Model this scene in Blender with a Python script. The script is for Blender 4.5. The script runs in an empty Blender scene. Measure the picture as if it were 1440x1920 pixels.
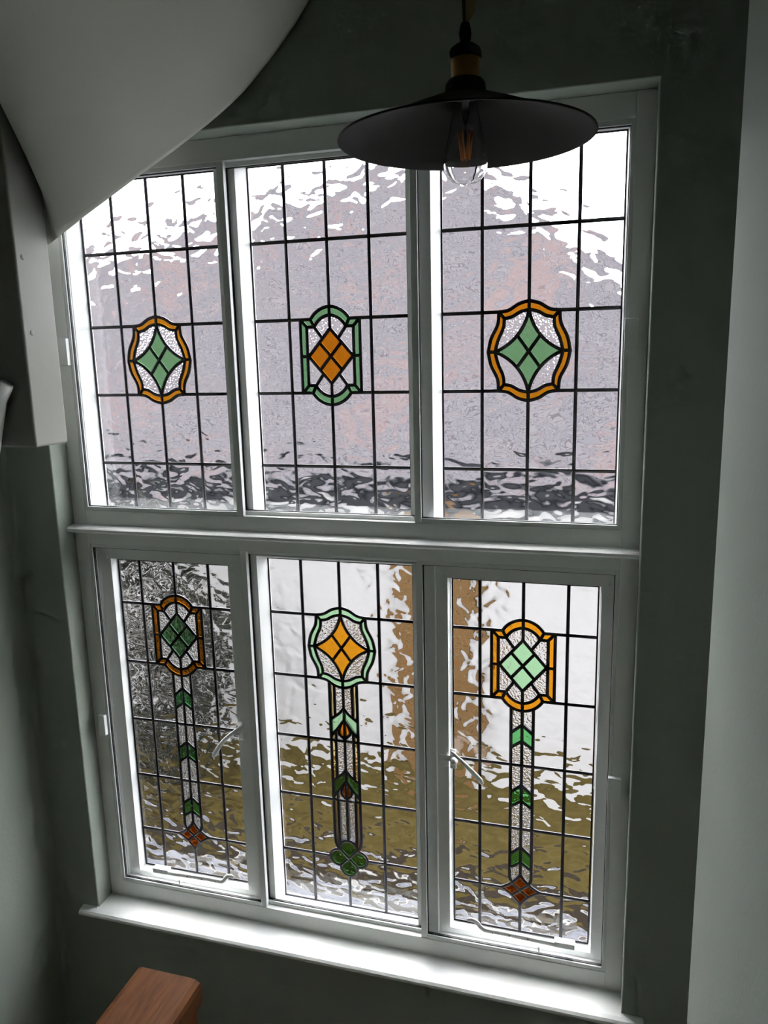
import bpy, bmesh, math, random
from mathutils import Vector, Matrix

random.seed(7)
scene = bpy.context.scene
COL = scene.collection

# ------------------------------------------------------------------ camera
CAM = Vector((0.776702, -2.115890, 1.458613))
yaw, pitch, roll = 0.290059, -0.196110, -0.023949
fwd = Vector((-math.sin(yaw) * math.cos(pitch), math.cos(yaw) * math.cos(pitch), math.sin(pitch)))
right = Vector((math.cos(yaw), math.sin(yaw), 0))
up = right.cross(fwd)
r2 = right * math.cos(roll) + up * math.sin(roll)
u2 = -right * math.sin(roll) + up * math.cos(roll)
cam_data = bpy.data.cameras.new('camera')
cam_data.sensor_fit = 'VERTICAL'
cam_data.sensor_height = 24.0
cam_data.lens = 1462.988 / 1920.0 * 24.0
cam_data.clip_start = 0.02
cam = bpy.data.objects.new('camera', cam_data)
m3 = Matrix((r2, u2, -fwd)).transposed()
cam.matrix_world = Matrix.Translation(CAM) @ m3.to_4x4()
COL.objects.link(cam)
scene.camera = cam

# ------------------------------------------------------------------ sky and exposure
world = bpy.data.worlds.new('overcast_sky')
scene.world = world
world.use_nodes = True
wb = world.node_tree.nodes['Background']
wb.inputs['Color'].default_value = (0.94, 0.965, 1.0, 1)
# standard overcast sky: three times as bright overhead as at the horizon
SKY = 16.2
wn, wl = world.node_tree.nodes, world.node_tree.links
wtc = wn.new('ShaderNodeTexCoord')
wsx = wn.new('ShaderNodeSeparateXYZ')
wl.new(wtc.outputs['Generated'], wsx.inputs[0])
wmr = wn.new('ShaderNodeMapRange')
wmr.inputs['From Min'].default_value = 0.0
wmr.inputs['From Max'].default_value = 1.0
wmr.inputs['To Min'].default_value = SKY / 3
wmr.inputs['To Max'].default_value = SKY
wl.new(wsx.outputs['Z'], wmr.inputs['Value'])
wl.new(wmr.outputs['Result'], wb.inputs['Strength'])

# wide soft sun added to brighten the sill, high over the neighbouring roof
sun_data = bpy.data.lights.new('added_soft_sun', 'SUN')
sun_data.energy = 6.0
sun_data.angle = math.radians(35)
sun_data.color = (1.0, 0.985, 0.96)
sun = bpy.data.objects.new('added_soft_sun', sun_data)
COL.objects.link(sun)
sun.location = (-3, 8, 12)
sun.rotation_euler = Vector((0.15, -0.50, -0.87)).to_track_quat('-Z', 'Y').to_euler()

vs = scene.view_settings
vs.view_transform = 'Standard'
vs.look = 'None'
vs.gamma = 1.0
vs.use_curve_mapping = False
vs.exposure = 0.0

cy = scene.cycles
cy.blur_glossy = 0.0
cy.max_bounces = 12
cy.diffuse_bounces = 4
cy.use_adaptive_sampling = True
cy.adaptive_threshold = 0.04
cy.adaptive_min_samples = 16
cy.glossy_bounces = 4
cy.transmission_bounces = 12
cy.transparent_max_bounces = 16
cy.caustics_refractive = True
cy.caustics_reflective = True
cy.sample_clamp_indirect = 40.0

# ------------------------------------------------------------------ materials
def mat(name):
    m = bpy.data.materials.new(name)
    m.use_nodes = True
    n = m.node_tree.nodes
    b = n['Principled BSDF']
    return m, n, m.node_tree.links, b


def rgba(c):
    return (c[0], c[1], c[2], 1)


def paint(name, col, rough=0.5, var=0.06, bump=0.0, scale=6.0, bscale=60.0, metallic=0.0, spec=0.5):
    """plain coat of colour with slow tonal variation and fine relief"""
    m, n, l, b = mat(name)
    tc = n.new('ShaderNodeTexCoord')
    nz = n.new('ShaderNodeTexNoise')
    nz.inputs['Scale'].default_value = scale
    nz.inputs['Detail'].default_value = 4
    l.new(tc.outputs['Object'], nz.inputs['Vector'])
    mx = n.new('ShaderNodeMix')
    mx.data_type = 'RGBA'
    mx.inputs[6].default_value = rgba([c * (1 - var) for c in col])
    mx.inputs[7].default_value = rgba([min(1, c * (1 + var)) for c in col])
    l.new(nz.outputs['Fac'], mx.inputs[0])
    l.new(mx.outputs[2], b.inputs['Base Color'])
    b.inputs['Roughness'].default_value = rough
    b.inputs['Metallic'].default_value = metallic
    b.inputs['Specular IOR Level'].default_value = spec
    if bump:
        n2 = n.new('ShaderNodeTexNoise')
        n2.inputs['Scale'].default_value = bscale
        n2.inputs['Detail'].default_value = 3
        l.new(tc.outputs['Object'], n2.inputs['Vector'])
        bp = n.new('ShaderNodeBump')
        bp.inputs['Strength'].default_value = 0.5
        bp.inputs['Distance'].default_value = bump
        l.new(n2.outputs['Fac'], bp.inputs['Height'])
        l.new(bp.outputs['Normal'], b.inputs['Normal'])
    return m


M = {}
M['sage'] = paint('sage_green_wall_paint', (0.30, 0.335, 0.29), 0.75, 0.05, 0.0012, 3, 90)
M['white'] = paint('white_gloss_paint', (0.83, 0.84, 0.825), 0.32, 0.03, 0.0006, 8, 40)
M['alu'] = paint('white_powder_coated_aluminium', (0.76, 0.78, 0.77), 0.35, 0.02)
M['gasket'] = paint('black_rubber_gasket', (0.01, 0.011, 0.012), 0.6, 0.02)
M['plaster'] = paint('white_soffit_plaster', (0.60, 0.595, 0.545), 0.85, 0.05, 0.002, 2.5, 30)
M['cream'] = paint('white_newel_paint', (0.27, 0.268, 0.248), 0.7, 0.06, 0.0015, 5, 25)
M['floor'] = paint('dark_carpet', (0.16, 0.14, 0.12), 0.95, 0.2, 0.004, 40, 200)
M['black'] = paint('black_enamel', (0.010, 0.010, 0.011), 0.65, 0.15, spec=0.2)
M['brass'] = paint('aged_brass', (0.42, 0.25, 0.07), 0.42, 0.15, 0, 20, metallic=1.0)
M['cord'] = paint('brown_cord', (0.05, 0.035, 0.02), 0.9, 0.3, 0, 300)
M['khaki'] = paint('khaki_tape', (0.34, 0.27, 0.11), 0.7, 0.1)
M['steel'] = paint('bright_steel', (0.6, 0.6, 0.6), 0.25, 0.05, metallic=1.0)
M['filament'] = paint('orange_phosphor_strip', (0.75, 0.24, 0.05), 0.6, 0.1)
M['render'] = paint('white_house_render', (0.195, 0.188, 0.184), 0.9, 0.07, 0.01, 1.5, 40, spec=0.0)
M['eaves_black'] = paint('black_gutter_and_eaves_shadow', (0.012, 0.012, 0.014), 0.6, 0.1, spec=0.1)
M['soil'] = paint('dark_soil', (0.010, 0.008, 0.006), 0.95, 0.5, 0.02, 8, 30, spec=0.0)
M['paving'] = paint('grey_paving', (0.040, 0.041, 0.049), 0.9, 0.12, 0.004, 4, 60, spec=0.0)
M['kerb'] = paint('pale_concrete', (0.085, 0.082, 0.078), 0.9, 0.1, spec=0.0)
M['bark'] = paint('grey_bark', (0.07, 0.06, 0.05), 0.9, 0.3, 0.01, 20, 60)
M['lead'] = paint('dull_lead', (0.045, 0.045, 0.05), 0.45, 0.3, 0.0006, 30, 120, metallic=0.6)


def wood_material():
    m, n, l, b = mat('varnished_oak')
    tc = n.new('ShaderNodeTexCoord')
    mp = n.new('ShaderNodeMapping')
    mp.inputs['Scale'].default_value = (75, 7, 10)
    l.new(tc.outputs['Object'], mp.inputs['Vector'])
    nz = n.new('ShaderNodeTexNoise')
    nz.inputs['Scale'].default_value = 1.6
    nz.inputs['Detail'].default_value = 6
    nz.inputs['Distortion'].default_value = 0.6
    l.new(mp.outputs['Vector'], nz.inputs['Vector'])
    cr = n.new('ShaderNodeValToRGB')
    cr.color_ramp.elements[0].position = 0.32
    cr.color_ramp.elements[0].color = (0.075, 0.026, 0.009, 1)
    cr.color_ramp.elements[1].position = 0.72
    cr.color_ramp.elements[1].color = (0.15, 0.056, 0.018, 1)
    l.new(nz.outputs['Fac'], cr.inputs['Fac'])
    # pale worn patches
    nw = n.new('ShaderNodeTexNoise')
    nw.inputs['Scale'].default_value = 22
    nw.inputs['Detail'].default_value = 5
    l.new(tc.outputs['Object'], nw.inputs['Vector'])
    mr = n.new('ShaderNodeMapRange')
    mr.inputs['From Min'].default_value = 0.62
    mr.inputs['From Max'].default_value = 0.72
    mr.inputs['To Max'].default_value = 0.35
    l.new(nw.outputs['Fac'], mr.inputs['Value'])
    mx = n.new('ShaderNodeMix')
    mx.data_type = 'RGBA'
    mx.inputs[7].default_value = (0.20, 0.09, 0.038, 1)
    l.new(mr.outputs['Result'], mx.inputs[0])
    l.new(cr.outputs['Color'], mx.inputs[6])
    l.new(mx.outputs[2], b.inputs['Base Color'])
    b.inputs['Roughness'].default_value = 0.55
    b.inputs['Specular IOR Level'].default_value = 0.08
    bp = n.new('ShaderNodeBump')
    bp.inputs['Strength'].default_value = 0.3
    bp.inputs['Distance'].default_value = 0.001
    l.new(nz.outputs['Fac'], bp.inputs['Height'])
    l.new(bp.outputs['Normal'], b.inputs['Normal'])
    return m


M['oak'] = wood_material()


def roof_material():
    m, n, l, b = mat('weathered_roof_tiles')
    tc = n.new('ShaderNodeTexCoord')
    br = n.new('ShaderNodeTexBrick')
    br.inputs['Scale'].default_value = 1.0
    br.inputs['Brick Width'].default_value = 0.26
    br.inputs['Row Height'].default_value = 0.16
    br.inputs['Mortar Size'].default_value = 0.014
    br.inputs['Color1'].default_value = (0.0564, 0.0515, 0.0539, 1)
    br.inputs['Color2'].default_value = (0.0483, 0.0459, 0.0499, 1)
    br.inputs['Mortar'].default_value = (0.0322, 0.0290, 0.0322, 1)
    mp = n.new('ShaderNodeMapping')
    l.new(tc.outputs['Object'], mp.inputs['Vector'])
    l.new(mp.outputs['Vector'], br.inputs['Vector'])
    nz = n.new('ShaderNodeTexNoise')
    nz.inputs['Scale'].default_value = 0.9
    nz.inputs['Detail'].default_value = 4
    l.new(tc.outputs['Object'], nz.inputs['Vector'])
    cr = n.new('ShaderNodeMapRange')
    cr.inputs['From Min'].default_value = 0.5
    cr.inputs['From Max'].default_value = 0.68
    cr.inputs['To Max'].default_value = 0.55
    l.new(nz.outputs['Fac'], cr.inputs['Value'])
    mx = n.new('ShaderNodeMix')
    mx.data_type = 'RGBA'
    mx.inputs[7].default_value = (0.0709, 0.0483, 0.0443, 1)
    l.new(cr.outputs['Result'], mx.inputs[0])
    l.new(br.outputs['Color'], mx.inputs[6])
    l.new(mx.outputs[2], b.inputs['Base Color'])
    b.inputs['Roughness'].default_value = 0.85
    b.inputs['Specular IOR Level'].default_value = 0.0
    return m


M['roof'] = roof_material()


def brick_material():
    m, n, l, b = mat('brown_brickwork')
    tc = n.new('ShaderNodeTexCoord')
    mp = n.new('ShaderNodeMapping')
    mp.inputs['Rotation'].default_value = (math.pi / 2, 0, 0)
    l.new(tc.outputs['Object'], mp.inputs['Vector'])
    br = n.new('ShaderNodeTexBrick')
    br.inputs['Scale'].default_value = 1.0
    br.inputs['Brick Width'].default_value = 0.225
    br.inputs['Row Height'].default_value = 0.075
    br.inputs['Mortar Size'].default_value = 0.008
    br.inputs['Color1'].default_value = (0.066, 0.033, 0.0115, 1)
    br.inputs['Color2'].default_value = (0.048, 0.026, 0.0095, 1)
    br.inputs['Mortar'].default_value = (0.072, 0.052, 0.030, 1)
    l.new(mp.outputs['Vector'], br.inputs['Vector'])
    l.new(br.outputs['Color'], b.inputs['Base Color'])
    b.inputs['Roughness'].default_value = 0.9
    b.inputs['Specular IOR Level'].default_value = 0.0
    return m


M['brick'] = brick_material()


def grass_material():
    m, n, l, b = mat('olive_lawn')
    tc = n.new('ShaderNodeTexCoord')
    nz = n.new('ShaderNodeTexNoise')
    nz.inputs['Scale'].default_value = 5
    nz.inputs['Detail'].default_value = 6
    l.new(tc.outputs['Object'], nz.inputs['Vector'])
    cr = n.new('ShaderNodeValToRGB')
    cr.color_ramp.elements[0].position = 0.3
    cr.color_ramp.elements[0].color = (0.0225, 0.0168, 0.0052, 1)
    cr.color_ramp.elements[1].position = 0.7
    cr.color_ramp.elements[1].color = (0.0310, 0.0235, 0.0085, 1)
    l.new(nz.outputs['Fac'], cr.inputs['Fac'])
    l.new(cr.outputs['Color'], b.inputs['Base Color'])
    b.inputs['Roughness'].default_value = 0.95
    b.inputs['Specular IOR Level'].default_value = 0.0
    return m


M['grass'] = grass_material()
M['leaf'] = paint('dark_evergreen_leaf', (0.010, 0.010, 0.008), 0.8, 0.4, 0, 8, spec=0.0)


def rippled_glass(name, tint, scale, dist, stretch=(1, 1, 1), detail=1.0, distortion=0.0, rough=0.0, voronoi=False):
    """cast glass: relief from noise that is different in every piece"""
    m, n, l, b = mat(name)
    b.inputs['Base Color'].default_value = rgba(tint)
    b.inputs['Transmission Weight'].default_value = 1.0
    b.inputs['Roughness'].default_value = rough
    b.inputs['IOR'].default_value = 1.5
    if dist:
        tc = n.new('ShaderNodeTexCoord')
        oi = n.new('ShaderNodeObjectInfo')
        mp = n.new('ShaderNodeMapping')
        mp.inputs['Scale'].default_value = stretch
        l.new(tc.outputs['Object'], mp.inputs['Vector'])
        off = n.new('ShaderNodeVectorMath')
        off.operation = 'MULTIPLY_ADD'
        off.inputs[1].default_value = (37.0, 53.0, 71.0)
        l.new(oi.outputs['Random'], off.inputs[0])
        l.new(mp.outputs['Vector'], off.inputs[2])
        if voronoi:
            nz = n.new('ShaderNodeTexVoronoi')
            nz.feature = 'SMOOTH_F1'
            nz.inputs['Smoothness'].default_value = 0.35
            out = nz.outputs['Distance']
        else:
            nz = n.new('ShaderNodeTexNoise')
            nz.inputs['Detail'].default_value = detail
            nz.inputs['Distortion'].default_value = distortion
            out = nz.outputs['Fac']
        nz.inputs['Scale'].default_value = scale
        l.new(off.outputs[0], nz.inputs['Vector'])
        bp = n.new('ShaderNodeBump')
        bp.inputs['Strength'].default_value = 1.0
        bp.inputs['Distance'].default_value = dist
        l.new(out, bp.inputs['Height'])
        l.new(bp.outputs['Normal'], b.inputs['Normal'])
    return m


TINT = {
    'clear': (0.97, 0.97, 0.98), 'stipple': (0.96, 0.96, 0.97),
    'amber': (0.90, 0.36, 0.015), 'brown': (0.55, 0.12, 0.012), 'orange': (0.85, 0.27, 0.01),
    'green': (0.27, 0.60, 0.28), 'pale_green': (0.50, 0.85, 0.50), 'leaf_green': (0.16, 0.58, 0.20),
    'dark_green': (0.12, 0.32, 0.09), 'straw': (0.97, 0.76, 0.36),
}
GL = {}
for k, t in TINT.items():
    flat = rippled_glass('%s_glass_smooth_face' % k, t, 1, 0)
    if k == 'clear':
        rip = rippled_glass('clear_glass_rippled_face', t, 21, 0.0062, (0.8, 1, 1.1), 1.3, 0.4)
    elif k == 'stipple':
        rip = rippled_glass('clear_glass_stippled_face', t, 170, 0.0021, (1, 1, 1), 0.0, voronoi=True)
    else:
        rip = rippled_glass('%s_glass_rippled_face' % k, t, 60, 0.0020, (1, 1, 1), 1.0, 0.3)
    GL[k] = (flat, rip)


def clear_sheet():
    m = bpy.data.materials.new('clear_float_glass')
    m.use_nodes = True
    n = m.node_tree.nodes
    n.remove(n['Principled BSDF'])
    t = n.new('ShaderNodeBsdfTransparent')
    t.inputs['Color'].default_value = (1, 1, 1, 1)
    m.node_tree.links.new(t.outputs[0], n['Material Output'].inputs['Surface'])
    return m


M['float'] = clear_sheet()


def bulb_glass():
    m, n, l, b = mat('clear_bulb_glass')
    b.inputs['Base Color'].default_value = (0.97, 0.97, 0.975, 1)
    b.inputs['Transmission Weight'].default_value = 1.0
    b.inputs['Roughness'].default_value = 0.0
    b.inputs['IOR'].default_value = 1.45
    return m


M['bulb'] = bulb_glass()

# ------------------------------------------------------------------ helpers
def empty(name, loc=(0, 0, 0), parent=None):
    o = bpy.data.objects.new(name, None)
    o.empty_display_size = 0.05
    COL.objects.link(o)
    o.location = loc
    if parent:
        o.parent = parent
    return o


def tag(o, label=None, cat=None, group=None, kind=None):
    if label:
        o['label'] = label
    if cat:
        o['category'] = cat
    if group:
        o['group'] = group
    if kind:
        o['kind'] = kind
    return o


def finish(name, bm, m, parent=None, smooth=False, center=False):
    """link a bmesh (world coordinates) as one object"""
    bmesh.ops.recalc_face_normals(bm, faces=bm.faces[:])
    me = bpy.data.meshes.new(name)
    off = Vector((0, 0, 0))
    if center:
        lo = Vector([min(v.co[i] for v in bm.verts) for i in range(3)])
        hi = Vector([max(v.co[i] for v in bm.verts) for i in range(3)])
        off = (lo + hi) / 2
        bmesh.ops.translate(bm, verts=bm.verts[:], vec=-off)
    bm.to_mesh(me)
    bm.free()
    if smooth:
        for p in me.polygons:
            p.use_smooth = True
    mats = m if isinstance(m, (list, tuple)) else [m]
    for q in mats:
        me.materials.append(q)
    o = bpy.data.objects.new(name, me)
    COL.objects.link(o)
    if parent:
        o.parent = parent
        base = parent.location + (parent.parent.location if parent.parent else Vector((0, 0, 0)))
        o.location = off - base
    else:
        o.location = off
    return o


def add_box(bm, a, b, bevel=0.0, seg=2):
    x0, y0, z0 = [min(p, q) for p, q in zip(a, b)]
    x1, y1, z1 = [max(p, q) for p, q in zip(a, b)]
    vs_ = [bm.verts.new(c) for c in ((x0, y0, z0), (x1, y0, z0), (x1, y1, z0), (x0, y1, z0),
                                      (x0, y0, z1), (x1, y0, z1), (x1, y1, z1), (x0, y1, z1))]
    fs = [bm.faces.new([vs_[i] for i in f]) for f in
          ((0, 3, 2, 1), (4, 5, 6, 7), (0, 1, 5, 4), (1, 2, 6, 5), (2, 3, 7, 6), (3, 0, 4, 7))]
    if bevel:
        es = list({e for f in fs for e in f.edges})
        bmesh.ops.bevel(bm, geom=es, offset=bevel, segments=seg, profile=0.5, affect='EDGES')


def box(name, a, b, m, parent=None, bevel=0.0, seg=2):
    bm = bmesh.new()
    add_box(bm, a, b, bevel, seg)
    return finish(name, bm, m, parent)


def prism(name, poly, axis, lo, hi, m, parent=None, bevel=0.0):
    """poly: 2-D outline; axis 'x' -> (y,z) outline, 'y' -> (x,z), 'z' -> (x,y)"""
    bm = bmesh.new()

    def pt(p, t):
        return {'x': (t, p[0], p[1]), 'y': (p[0], t, p[1]), 'z': (p[0], p[1], t)}[axis]
    a = [bm.verts.new(pt(p, lo)) for p in poly]
    b = [bm.verts.new(pt(p, hi)) for p in poly]
    bm.faces.new(a)
    bm.faces.new(b[::-1])
    k = len(poly)
    for i in range(k):
        bm.faces.new((a[i], a[(i + 1) % k], b[(i + 1) % k], b[i]))
    if bevel:
        bmesh.ops.recalc_face_normals(bm, faces=bm.faces[:])
        bmesh.ops.bevel(bm, geom=bm.edges[:], offset=bevel, segments=2, profile=0.5, affect='EDGES')
    return finish(name, bm, m, parent)


def lathe(name, prof, c, m, parent=None, seg=48, smooth=True, closed=False):
    bm = bmesh.new()
    rings = []
    for r, z in prof:
        if r < 1e-6:
            rings.append([bm.verts.new((c[0], c[1], z))])
        else:
            rings.append([bm.verts.new((c[0] + r * math.cos(2 * math.pi * i / seg),
                                        c[1] + r * math.sin(2 * math.pi * i / seg), z)) for i in range(seg)])
    pairs = list(zip(rings, rings[1:]))
    if closed:
        pairs.append((rings[-1], rings[0]))
    for a, b in pairs:
        for i in range(seg):
            j = (i + 1) % seg
            if len(a) == 1 and len(b) == 1:
                continue
            if len(a) == 1:
                bm.faces.new((a[0], b[j], b[i]))
            elif len(b) == 1:
                bm.faces.new((a[i], a[j], b[0]))
            else:
                bm.faces.new((a[i], a[j], b[j], b[i]))
    return finish(name, bm, m, parent, smooth)


def add_tube(bm, pts, r, seg=10, radii=None, flat=None):
    pts = [Vector(p) for p in pts]
    rings = []
    prev = None
    for i, p in enumerate(pts):
        t = (pts[min(i + 1, len(pts) - 1)] - pts[max(i - 1, 0)]).normalized()
        ref = Vector((0, 1, 0)) if abs(t.y) < 0.9 else Vector((1, 0, 0))
        u = t.cross(ref).normalized()
        w = u.cross(t).normalized()
        rr = radii[i] if radii else r
        fu, fw = flat if flat else (1, 1)
        rings.append([bm.verts.new(p + u * (rr * fu * math.cos(2 * math.pi * k / seg)) + w * (rr * fw * math.sin(2 * math.pi * k / seg)))
                      for k in range(seg)])
    for a, b in zip(rings, rings[1:]):
        for k in range(seg):
            bm.faces.new((a[k], a[(k + 1) % seg], b[(k + 1) % seg], b[k]))
    bm.faces.new(rings[0][::-1])
    bm.faces.new(rings[-1])


def tube(name, pts, r, m, parent=None, seg=10, radii=None, flat=None):
    bm = bmesh.new()
    add_tube(bm, pts, r, seg, radii, flat)
    return finish(name, bm, m, parent, True)


# ================================================================== the room
YW = -0.165                    # room face of the window wall
OX, OT, OB = 0.846, 2.043, -0.344   # window opening
XW = 1.015                     # side walls
FL, CE, YR = -1.2, 3.0, -3.6

# window wall with the opening cut out (four slabs make one ring)
bm = bmesh.new()
outer = [(-XW - .15, FL - .1), (XW + .25, FL - .1), (XW + .25, CE + .1), (-XW - .15, CE + .1)]
inner = [(-OX, OB - .022), (OX, OB - .022), (OX, OT), (-OX, OT)]
V = {}
for y in (YW, 0.03):
    V[y] = ([bm.verts.new((x, y, z)) for x, z in outer], [bm.verts.new((x, y, z)) for x, z in inner])
for y in (YW, 0.03):
    o_, i_ = V[y]
    for k in range(4):
        bm.faces.new((o_[k], o_[(k + 1) % 4], i_[(k + 1) % 4], i_[k]))
reveal = []
for k in range(4):
    reveal.append(bm.faces.new((V[YW][1][k], V[YW][1][(k + 1) % 4], V[.03][1][(k + 1) % 4], V[.03][1][k])))
    bm.faces.new((V[YW][0][k], V[YW][0][(k + 1) % 4], V[.03][0][(k + 1) % 4], V[.03][0][k]))
# softened plaster arris around the opening
ed = [e for e in bm.edges if all(v in V[YW][1] for v in e.verts)]
bmesh.ops.bevel(bm, geom=ed, offset=0.004, segments=3, profile=0.5, affect='EDGES')
tag(finish('wall_front', bm, M['sage']), 'dark sage green wall around the leaded stair window', 'wall', kind='structure')


def side_wall(name, s, label):
    # plaster runs round a small fillet into the window wall
    x0 = s * XW
    r = 0.02
    poly = [(x0, YR - .1)]
    for k in range(7):
        a = math.pi / 2 * k / 6
        poly.append((x0 - s * (r - r * math.cos(a)), YW - r + r * math.sin(a)))
    poly += [(x0 + s * .12, YW), (x0 + s * .12, YR - .1)]
    tag(prism(name, poly, 'z', FL - .05, CE + .05, M['sage']), label, 'wall', kind='structure')


side_wall('wall_left', -1, 'sage green side wall in shade left of the window')
# the right-hand wall stops short of the window in a plain arris, with a narrow recess behind it
AX, AY = 0.9625, -0.60
poly = [(AX, YR - .1), (AX, AY - .004), (AX + .004, AY), (XW + .12, AY), (XW + .12, YW), (XW + .25, YW), (XW + .25, YR - .1)]
tag(prism('wall_right', poly, 'z', FL - .05, CE + .05, M['sage']), 'pale sage green side wall lit along the right edge', 'wall', kind='structure')
tag(box('wall_rear', (-XW, YR - .12, FL), (XW, YR, CE), M['sage']), 'sage green wall behind the viewpoint', 'wall', kind='structure')
tag(box('floor', (-XW, YR, FL - .1), (XW + .12, YW, FL), M['floor']), 'dark carpeted landing floor below the window', 'floor', kind='structure')
tag(box('ceiling_upper', (-XW, YR, CE), (XW + .12, YW, CE + .1), M['plaster']), 'flat white ceiling above the stairwell', 'ceiling', kind='structure')

# ------------------------------------------------------------------ sloping soffit of the flight above
E1 = [(-1.02, 1.786), (-.7615, 1.790), (-.6346, 1.8565), (-.4926, 1.9276), (-.3415, 2.0003), (-.2291, 2.0597),
      (-.1512, 2.1076), (-.0747, 2.172), (-.0077, 2.235), (.0436, 2.298), (.30, 2.66), (.55, 3.02), (1.02, 3.7)]


def g_edge(x):
    for (a, za), (b, zb) in zip(E1, E1[1:]):
        if x <= b:
            return za + (zb - za) * (x - a) / (b - a)
    return E1[-1][1]


YE = -0.18


def soffit_z(x, y):
    s = YE - y
    cove = math.exp(-max(0.0, (x + .75)) / .012)
    z = g_edge(x) + (.42 + 1.3 * math.exp(-max(0.0, (x + .75)) / .14)) * s + .34 * cove * (1 - math.exp(-s / .06))
    return min(z, CE)


bm = bmesh.new()
xs = [-1.013, -.95, -.88, -.82, -.78, -.7615, -.75, -.745, -.74, -.733, -.725, -.715, -.70, -.67] + [-.6346 + i * .0355 for i in range(30)] + [.46, .52, .56, .60]
xs = sorted(set(round(x, 4) for x in xs))
ys = [YE, -.19, -.20, -.215, -.23, -.25, -.28, -.32, -.38, -.46, -.56, -.7, -.85, -1.0, -1.2, -1.45, -1.7, -2.0, -2.4]
grid = [[bm.verts.new((x, y, soffit_z(x, y))) for y in ys] for x in xs]
for i in range(len(xs) - 1):
    for j in range(len(ys) - 1):
        bm.faces.new((grid[i][j], grid[i][j + 1], grid[i + 1][j + 1], grid[i + 1][j]))
top = [bm.verts.new((x, YE, CE + .02)) for x in xs]
for i in range(len(xs) - 1):
    bm.faces.new((grid[i][0], grid[i + 1][0], top[i + 1], top[i]))
sof = finish('ceiling', bm, M['plaster'], smooth=True)
for p in sof.data.polygons:
    if abs(p.normal.y) > .95:
        p.use_smooth = False
tag(sof, 'white sloping plaster soffit under the stair flight, upper left', 'soffit', kind='structure')

# ================================================================== timber window frame
trim = empty('trim_1', (0, -.05, OB))
tag(trim, 'white painted timber frame of the large leaded stair window', 'window frame', kind='structure')
W = M['white']
FY, TY, BK = -.09, -.055, .012
GX = dict(TL=-.5525, TM=0.0, TR=.5525, BL=-.5505, BM=0.0, BR=.5485)
# room-side lining boards around the secondary glazing
box('lining_board', (-OX, FY, OB), (-.800, -.045, OT), W, trim, .0015)
box('lining_board', (.800, FY, OB), (OX, -.045, OT), W, trim, .0015)
box('lining_board', (-.800, FY, 1.984), (.800, -.045, OT), W, trim, .0015)
box('bottom_board', (-.800, FY, OB), (.800, -.045, -.287), W, trim, .0015)
box('transom_board', (-.800, FY, .905), (.800, -.045, 1.012), W, trim, .0015)
# projecting nosing along the transom
prism('transom_nosing', [(FY + .004, .968), (-.122, .963), (-.1275, .959), (-.1285, .953), (-.124, .9475), (-.114, .945), (FY + .004, .944)],
      'x', -.846, .846, W, trim)
# outer timber frame behind, splayed towards the glass
prism('jamb', [(-OX, TY + .01), (-.797, TY), (-.784, -.003), (-.784, BK), (-OX, BK)], 'z', OB, OT, W, trim)
prism('jamb', [(OX, TY + .01), (.797, TY), (.784, -.003), (.784, BK), (OX, BK)], 'z', OB, OT, W, trim)
prism('head', [(TY + .01, OT), (TY, 1.996), (-.003, 1.984), (BK, 1.984), (BK, OT)], 'x', -.80, .80, W, trim)
prism('transom', [(TY, .884), (TY, .958), (-.003, .968), (BK, .968), (BK, .866), (-.003, .866)], 'x', -.80, .80, W, trim)
prism('bottom_rail', [(-.046, OB), (-.046, -.301), (0, -.298), (BK, -.298), (BK, OB)], 'x', -.80, .80, W, trim)
for s in (-1, 1):
    for za, zb in ((.955, 1.99), (OB + .01, .885)):
        prism('mullion', [(s * .2405, TY), (s * .3045, TY), (s * .3205, -.003), (s * .3205, BK), (s * .2295, BK), (s * .2295, -.003)],
              'z', za, zb, W, trim)
# sill board with rounded nose and horns
bm = bmesh.new()
prof = [(-.05, OB + .002), (-.176, OB - .0005), (-.188, OB - .003), (-.194, OB - .009), (-.195, OB - .014), (-.192, OB - .020), (-.185, OB - .0235), (-.05, OB - .024)]
prism('sill_board', [(y, z) for y, z in prof], 'x', -OX, OX, W, trim)
bm.free()
for s in (-1, 1):
    prism('sill_horn', [(y if y < -.1 else YW, z) for y, z in prof], 'x', s * OX, s * .905, W, trim, 0)

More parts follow.
